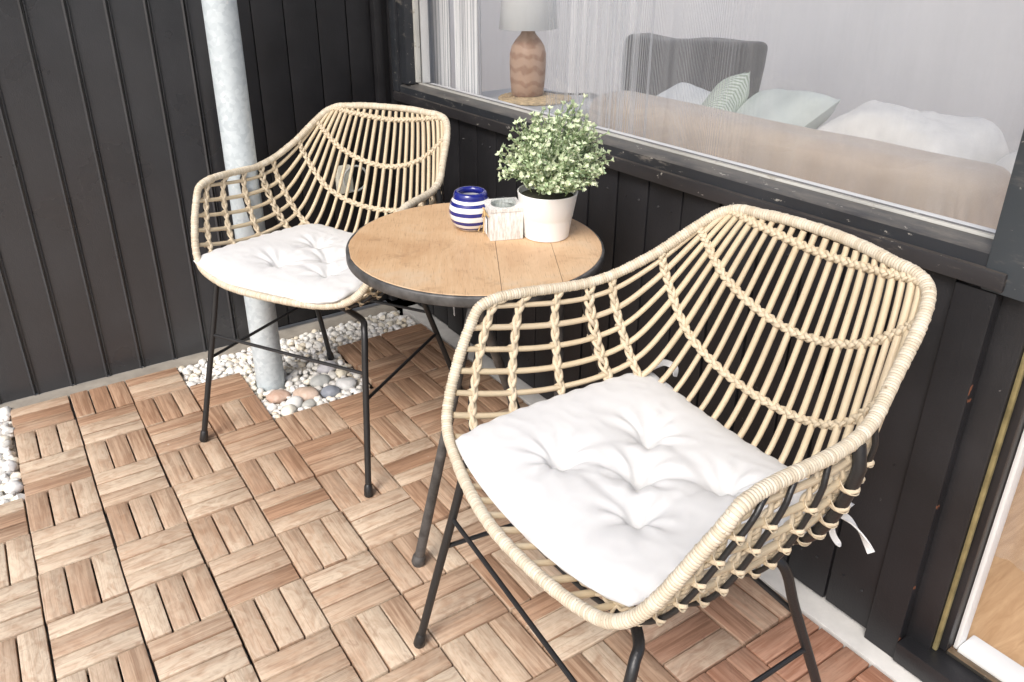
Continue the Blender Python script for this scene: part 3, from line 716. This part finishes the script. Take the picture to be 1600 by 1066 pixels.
# ------------------------------------------------------------------ cushions
def seat_z(x,y):
    t=min(1,abs(x)/.27); 
    return .404+.245*(1-cos(math.asin(t)))**1.25*.55+.04*max(0,(y-.05)/.2)**2
def make_cushion(seed,tufts,corners,flatten=1.0):
    """buttoned square pad; corners given in chair space (front +x, back +x, back -x, front -x)"""
    n=110; A,Bc,Cc,Dc=[Vector((*c,0)) for c in corners]
    b=MB(); vs=[];uv=[]
    pairs=[(0,i) for i in range(1,5)]+[(1,2),(2,3),(3,4),(4,1)]
    T=[Vector((*t,0)) for t in tufts]
    def prof(x): return max(0.0,1-abs(x)**3.6)**.50
    for side in (1,-1):
        for i in range(n+1):
            for j in range(n+1):
                u=-1+2*i/n; v=-1+2*j/n
                k=-.030*(1-u*u)*abs(v)**2*(1.9 if v>0 else .6); k2=-.030*(1-v*v)*abs(u)**2
                uu=u*(1-k2); vv=v*(1-k)
                kc=1-.022*(u*v)**6; uu*=kc; vv*=kc
                a=(uu+1)/2; c=(vv+1)/2
                p=(Dc*(1-a)+A*a)*c+(Cc*(1-a)+Bc*a)*(1-c)
                h=prof(u)*prof(v)
                mid=.441+.026*(abs(p.x)/.2)**2.2+.004*max(0,p.y/.2)
                if side==1:
                    z=mid+.043*flatten*h
                    dd=0
                    for q,tt in enumerate(T):
                        d=(p-tt).length; an=atan2(p.y-tt.y,p.x-tt.x)
                        dd=max(dd,.038*flatten*exp(-d/.026))
                        z+=.0030*flatten*(sin(an*(7+q%3)+seed+q*1.7)+.35*sin(an*(13-q)+q))*exp(-((d-.030)/.026)**2)*h
                    z-=dd*(.3+.7*h)
                    for q,w in pairs:   # creases between buttons
                        e=T[w]-T[q]; L2=e.length_squared; s=max(0,min(1,(p-T[q]).dot(e)/L2)); d=(p-(T[q]+e*s)).length
                        z-=(.0115 if q==0 else .0050)*flatten*exp(-(d/.011)**2)*h*(1-.35*sin(pi*s))
                    z+=.0042*noise.noise(Vector((p.x*11+seed,p.y*11,1)))*h+.0009*(1-abs(noise.noise(Vector((p.x*26+seed,p.y*34,3))))*2.4)*min(1,h*2)
                else:
                    z=mid-.026*h
                # seam puckers
                ed=max(abs(u),abs(v)); 
                if ed>.86: z+=.0015*sin((u if abs(v)>abs(u) else v)*34+seed)*(ed-.86)/.14*(1 if side==1 else .6)*(1 if ed<.995 else 0)
                vs.append((p.x,p.y,z)); uv.append((p.x,p.y))
    N=(n+1)**2; fs=[]
    for s in(0,1):
        for i in range(n):
            for j in range(n):
                q=[s*N+i*(n+1)+j,s*N+(i+1)*(n+1)+j,s*N+(i+1)*(n+1)+j+1,s*N+i*(n+1)+j+1]; fs.append(q if s==0 else q[::-1])
    b.add(vs,fs,uv); o=b.build('seat_cushion',M['cushion'],angle=180)
    bm=bmesh.new(); bm.from_mesh(o.data); bmesh.ops.remove_doubles(bm,verts=bm.verts[:],dist=.00005); bm.to_mesh(o.data); bm.free()
    for i,tt in enumerate(T):
        pass
    return o
tf=[(-.015,.027),(.058,-.048),(.066,.112),(-.092,.090),(-.098,-.060)]
cn=make_cushion(1,tf,[(.192,.225),(.216,-.178),(-.208,-.192),(-.215,.198)])
cn.location=chair.location; cn.rotation_euler=chair.rotation_euler
tag(cn,'white tufted square cushion on the foreground armchair','cushion','white seat cushions')
cf=make_cushion(5,[(-.012,.035),(.070,-.03),(.075,.115),(-.080,.120),(-.10,-.04)],[(.244,.226),(.187,-.172),(-.215,-.17),(-.195,.243)],.85)
cf.location=far.location; cf.rotation_euler=far.rotation_euler
tag(cf,'white tufted square cushion on the armchair by the drainpipe','cushion','white seat cushions')
def ribbon(b,P,w,seed=0):
    P=cr(P,10); rr=random.Random(seed)
    vs=[];uv=[];n=len(P)
    for i,p in enumerate(P):
        t=(P[min(i+1,n-1)]-P[max(i-1,0)]).normalized(); s=t.cross(Vector((cos(i*.09+seed),sin(i*.09+seed),.35))).normalized()*w*.5; nn=t.cross(s).normalized()*.0011
        for a,c in((-1,-1),(1,-1),(1,1),(-1,1)): vs.append(p+s*a+nn*c); uv.append((i*.01,a))
    fs=[[i*4+k,i*4+(k+1)%4,(i+1)*4+(k+1)%4,(i+1)*4+k] for i in range(n-1) for k in range(4)]+[[3,2,1,0],[(n-1)*4+k for k in range(4)]]
    b.add(vs,fs,uv)
b=MB(); ribbon(b,[(-.150,-.172,.445),(-.150,-.190,.420),(-.166,-.200,.425),(-.188,-.203,.427),(-.206,-.205,.419),(-.219,-.207,.407),(-.229,-.208,.396)],.010,.4)
b.build('tie',M['cushion'],cn,angle=60); b=MB()
ribbon(b,[(-.150,-.172,.443),(-.153,-.192,.418),(-.165,-.198,.412),(-.169,-.200,.400),(-.174,-.202,.386),(-.187,-.203,.376)],.0085,2.1)
b.build('tie',M['cushion'],cn,angle=60); b=MB()
ribbon(b,[(.203,-.163,.480),(.196,-.188,.492),(.180,-.200,.487),(.172,-.196,.474)],.011,1.0)
b.build('tie',M['cushion'],cn,angle=60)
b=MB(); ribbon(b,[(-.212,-.165,.472),(-.225,-.19,.455),(-.228,-.20,.40),(-.229,-.203,.33),(-.229,-.204,.255)],.013,.2)
b.build('tie',M['cushion'],cf,angle=60)

# ------------------------------------------------------------------ bistro table
TC=Vector((1.005,-.482,.645)); TR=.2425; TILT=.028
tb=empty('bistro_table',(TC.x,TC.y,0),label='round wooden bistro table with dark metal edge and legs between the two armchairs',cat='table')
Mt=Matrix.Translation((0,0,TC.z))@Matrix.Rotation(TILT,4,'X')
def TZ(x,y): return TC.z+TILT*(y-TC.y)
def disc_planks():
    b=MB(); r=TR-.0035
    # plank joints run across the grain; the photo shows two seams at the right
    d=Vector((-.30,-.954)); 
    cuts=[-1,.16,.60,1.0]
    ax=Vector((.86,-.51)); ay=Vector((.51,.86))
    for a0,a1 in zip(cuts,cuts[1:]):
        a0*=r; a1*=r; g=.0003; top=[]
        m=24
        A=[a0+g+(a1-a0-2*g)*k/m for k in range(m+1)]
        up=[(a,sqrt(max(r*r-a*a,0))) for a in A]
        ring=[ax*a+ay*h for a,h in up]+[ax*a-ay*h for a,h in reversed(up) if h>1e-6]
        uvq=[(h+a0*7,a) for a,h in up]+[(-h+a0*7,a) for a,h in reversed(up) if h>1e-6]
        n=len(ring)
        ins=[]
        c=sum(ring,Vector((0,0)))/n
        vs=[(p.x,p.y,-.0008) for p in ring]+[((p+(c-p).normalized()*.0012).x,(p+(c-p).normalized()*.0012).y,0) for p in ring]+[(p.x,p.y,-.018) for p in ring]
        fs=[[n+i for i in range(n)][::-1]]+[[i,(i+1)%n,n+(i+1)%n,n+i][::-1] for i in range(n)]+[[2*n+i,2*n+(i+1)%n,(i+1)%n,i][::-1] for i in range(n)]+[[2*n+i for i in range(n)]]
        b.add(vs,fs,uvq*3)
    return b
o=disc_planks().build('tabletop',M['tabletop'],tb,angle=30); o.matrix_local=Mt
bmm=bmesh.new(); bmm.from_mesh(o.data); bmesh.ops.recalc_face_normals(bmm,faces=bmm.faces[:]); bmm.to_mesh(o.data); bmm.free()
b=MB(); b.lathe([(TR-.0033,-.001),(TR,-.0022),(TR+.0012,-.004),(TR+.0012,-.0195),(TR-.0005,-.0208),(TR-.004,-.0208),(TR-.004,-.0185)],120); b.build('edge_band',M['table_steel'],o,angle=60)
def tleg(top,foot):
    t=Vector(top); f_=Vector(foot); b=MB(); d=(t-f_).normalized()
    b.tube([f_+d*.004,f_.lerp(t,.5),t],[.0105,.0095,.0085],14); l=b.build('leg',M['table_steel'],tb,angle=60)
    c=MB(); c.tube([f_,f_+d*.006,f_+d*.020,f_+d*.026],[.0125,.0145,.0135,.0108],16); c.build('foot_cap',M['table_steel'],l,angle=60)
o3=TC.x,TC.y
tleg((.878-o3[0],-.677-o3[1],.618),(.816-o3[0],-.545-o3[1],.001))
tleg((.886-o3[0],-.679-o3[1],.618),(1.19-o3[0],-.47-o3[1],.001))
tleg((1.10-o3[0],-.62-o3[1],.618),(1.09-o3[0],-.66-o3[1],.001))

# ------------------------------------------------------------------ things on the table
def on_table(o,x,y,rz=0): o.location=(x,y,TZ(x,y)+.0004); o.rotation_euler=(TILT*cos(rz),-TILT*sin(rz),rz)
b=MB(); pr=[(0,0),(.022,0),(.025,.001),(.0325,.008),(.0390,.019),(.0420,.030),(.0426,.037),(.0418,.046),(.0390,.055),(.0356,.0612),(.0340,.0640),(.0336,.0665),(.0332,.0700),(.0318,.0740),(.0290,.0764),(.0255,.0762),(.0228,.073),(.0225,.068),(.030,.058),(.035,.04),(.028,.014),(0,.008)]
o=b.lathe([(r,z) for r,z in pr],64).build('striped_vase',M['vase'],angle=70); on_table(o,1.038,-.412); tag(o,'round glossy vase with blue and white stripes behind the little wooden box','vase')
# whitewashed box with glass insert
e=empty('candle_box',(0,0,0),label='small whitewashed wooden cube with a glass candle insert and a twine bow',cat='candle holder'); on_table(e,1.072,-.477,.0)
e.rotation_euler=(TILT,0,radians(-21))
hb=.032
b=MB(); b.box(-hb,hb,-hb,-hb+.008,.0,.056,.001,0); b.box(-hb,hb,hb-.008,hb,0,.056,.001,0); b.box(-hb+.0004,-hb+.008,-hb+.0085,hb-.0085,.0,.056,.0005,1); b.box(hb-.008,hb-.0004,-hb+.0085,hb-.0085,0,.056,.0005,1)
n=48; vs=[];q=hb+.001
for k in range(n):
    a=2*pi*k/n; s=q/max(abs(cos(a)),abs(sin(a))); vs+= [(cos(a)*s,sin(a)*s,.0565),(cos(a)*.0245,sin(a)*.0245,.0565),(cos(a)*s,sin(a)*s,.0625),(cos(a)*.0245,sin(a)*.0245,.0625)]
fs=[]
for k in range(n):
    l=(k+1)%n; fs+=[[4*k+2,4*l+2,4*l+3,4*k+3][::-1],[4*k,4*l,4*l+2,4*k+2],[4*k+1,4*k+3,4*l+3,4*l+1],[4*k,4*k+1,4*l+1,4*l]]
b.add(vs,fs); b.box(-hb+.009,hb-.009,-hb+.009,hb-.009,.001,.006)
b.build('box',M['whitewash'],e,angle=30)
b=MB(); b.lathe([(.0,.020),(.0235,.020),(.0238,.060),(.0240,.0665),(.0232,.0685),(.0222,.0665),(.0220,.060),(.0218,.022),(0,.022)],40); b.build('glass_insert',M['clear'],e)
b=MB(); b.lathe([(0,.0225),(.0215,.0225),(.0215,.040),(0,.041)],32); b.build('candle',simple('grey_wax',(.50,.50,.51),.5,0,.05,20,0),e)
b=MB(); x=-hb-.0035
b.tube(cr([(x,.006,.052),(x-.003,.020,.052),(x-.004,.024,.044),(x-.002,.012,.044),(x,.004,.049)],6),.0014,6); b.tube(cr([(x,.004,.050),(x-.003,-.012,.054),(x-.004,-.018,.047),(x-.002,-.008,.044),(x,.004,.049)],6),.0014,6)
b.tube(cr([(x,.004,.049),(x-.004,.010,.034),(x-.006,.014,.018),(x-.010,.016,.004)],6),.0013,6); b.tube(cr([(x,.003,.049),(x-.003,-.004,.034),(x-.005,-.010,.020),(x-.006,-.012,.010)],6),.0013,6)
b.tube(cr([(x-.0005,-hb-.002,.050),(x-.0008,0,.050),(x-.0005,hb,.050)],4),.0013,6)
b.build('twine_bow',M['twine'],e)
b=MB(); b.box(x-.0005,x+.0010,-.013,.009,.008,.038,.0004); b.build('tag',M['paper'],e)
# potted plant
e=empty('potted_plant',(0,0,0),label='bushy pale green artificial plant in a white pot on the table',cat='plant'); on_table(e,1.141,-.523)
b=MB(); b.lathe([(0,0),(.0425,0),(.0440,.0015),(.0492,.040),(.0496,.0412),(.0502,.0422),(.0570,.086),(.0575,.0885),(.0565,.0895),(.0545,.0885),(.0500,.050),(.046,.045),(.042,.01),(0,.01)],72); b.build('pot',M['ceramic_white'],e,angle=35)
b=MB(); b.lathe([(0,.079),(.052,.078)],24); b.build('soil',simple('dark_moss',(.06,.06,.035),.95,0,.4,200,.8),e)
S_=MB(); LF=MB(); LF2=MB(); rl=random.Random(21)
def leaf(B,p,d,L,W,nrm):
    s=d.cross(nrm).normalized(); n2=s.cross(d).normalized(); c=L*.12
    B.add([p,p+d*L*.45+s*W*.5+n2*c,p+d*L*.8+s*W*.36+n2*c*.6,p+d*L-n2*c*.3,p+d*L*.8-s*W*.36+n2*c*.6,p+d*L*.45-s*W*.5+n2*c,p+d*L*.55],[[0,1,6],[1,2,6],[2,3,6],[3,4,6],[4,5,6],[5,0,6]])
def sprig(base,tip,bend,leaves,sz):
    P=cr([base,base.lerp(tip,.5)+bend,tip],8); S_.tube(P,.0009,5)
    path=Path(P)
    for k in range(leaves):
        f=.25+.75*k/(leaves-1); p=path(f); d=(path(min(1,f+.05))-path(f-.05)).normalized()
        o1=d.cross(Vector((0,0,1)) if abs(d.z)<.9 else Vector((1,0,0))).normalized(); o2=d.cross(o1)
        a=k*2.4+rl.random(); out=(o1*cos(a)+o2*sin(a))
        for sg in(1,-1):
            dd=(out*sg*.8+d*(.55+.35*f)+Vector((0,0,.1))).normalized(); L=sz*rl.uniform(.6,1.4)*(1.1-.2*f)
            leaf(LF2 if f>.70 and rl.random()<.55 else LF,p,dd,L,L*rl.uniform(.48,.78),(d+Vector((rl.uniform(-.4,.4),rl.uniform(-.4,.4),rl.uniform(0,.6)))).normalized())
    for q in range(5):
        a=q*1.256+rl.random(); dd=(o1*cos(a)*.75+o2*sin(a)*.75+d*.75).normalized(); L=sz*rl.uniform(.7,1.1); leaf(LF2 if rl.random()<.6 else LF,path(1),dd,L,L*.6,(d*1+out*.2).normalized())
for i in range(440):
    az=rl.uniform(0,2*pi); el=math.asin(rl.uniform(-.28,1.0)); R=rl.uniform(.074,.099)*(1+.10*sin(3*az+1)+.08*sin(5*az)) if rl.random()<.62 else rl.uniform(.03,.075)
    if i%9==0: R*=rl.uniform(1.10,1.26)
    tip=Vector((.010+cos(az)*cos(el)*R*1.02,-.006+sin(az)*cos(el)*R*1.02,.143+sin(el)*R*.97))
    base=Vector((rl.uniform(-.035,.035),rl.uniform(-.035,.035),.078)); 
    sprig(base.lerp(tip,.35),tip,Vector((rl.uniform(-.012,.012),rl.uniform(-.012,.012),rl.uniform(-.002,.014))),7,.0090)
LF.build('foliage',M['leaf'],e,smooth=False); LF2.build('leaf_tips',M['leaf_tip'],e,smooth=False); S_.build('stems',M['stem'],e)

b=MB(); b.box(.42,1.50,-4.0,.72,2.41,2.52,.01); tag(b.build('unseen_shade_roof',simple('shade_roof_grey',(.30,.30,.30),.8,0,.1,6,.2)),kind='structure')  # unseen roof, added to keep sky light off the deck near the wall
# ------------------------------------------------------------------ light
w=bpy.data.worlds.new('World'); sc.world=w; w.use_nodes=True; nt=w.node_tree; bg=nt.nodes['Background']
sky=nt.nodes.new('ShaderNodeTexSky'); sky.sky_type='NISHITA'; sky.sun_disc=False; sky.sun_elevation=radians(46); sky.air_density=1.0; sky.dust_density=4.0; sky.ozone_density=1.0
az=radians(-150)   # direction to the sun, measured from +X
sky.sun_rotation=pi/2-az
nt.links.new(sky.outputs[0],bg.inputs[0]); bg.inputs[1].default_value=.13
sd=bpy.data.lights.new('sun','SUN'); sd.energy=1.5; sd.angle=radians(26); sd.color=(1,.995,.99)
so2=bpy.data.objects.new('sun',sd); COL.objects.link(so2)
el=radians(46); d=Vector((cos(az)*cos(el),sin(az)*cos(el),sin(el))); so2.rotation_euler=d.to_track_quat('Z','Y').to_euler()

# ------------------------------------------------------------------ camera (solved from the tile grid)
cam=bpy.data.cameras.new('camera'); co=bpy.data.objects.new('camera',cam); COL.objects.link(co); sc.camera=co
R=[[0.843371,-0.537224,-0.010763],[-0.229834,-0.34256,-0.91095],[0.485697,0.770742,-0.412377]]
Mx=Matrix(((R[0][0],-R[1][0],-R[2][0],.25949),(R[0][1],-R[1][1],-R[2][1],-1.67844),(R[0][2],-R[1][2],-R[2][2],1.15773),(0,0,0,1)))
co.matrix_world=Mx; cam.sensor_width=36; cam.lens=1230.02/1600*36; cam.shift_x=(800-749.535)/1600; cam.shift_y=(471.85-533)/1600; cam.clip_start=.02; cam.clip_end=200
sc.view_settings.view_transform='Standard'; sc.view_settings.look='None'; sc.view_settings.gamma=1; sc.view_settings.exposure=.72
sc.cycles.max_bounces=10; sc.cycles.transparent_max_bounces=12; sc.cycles.use_denoising=True
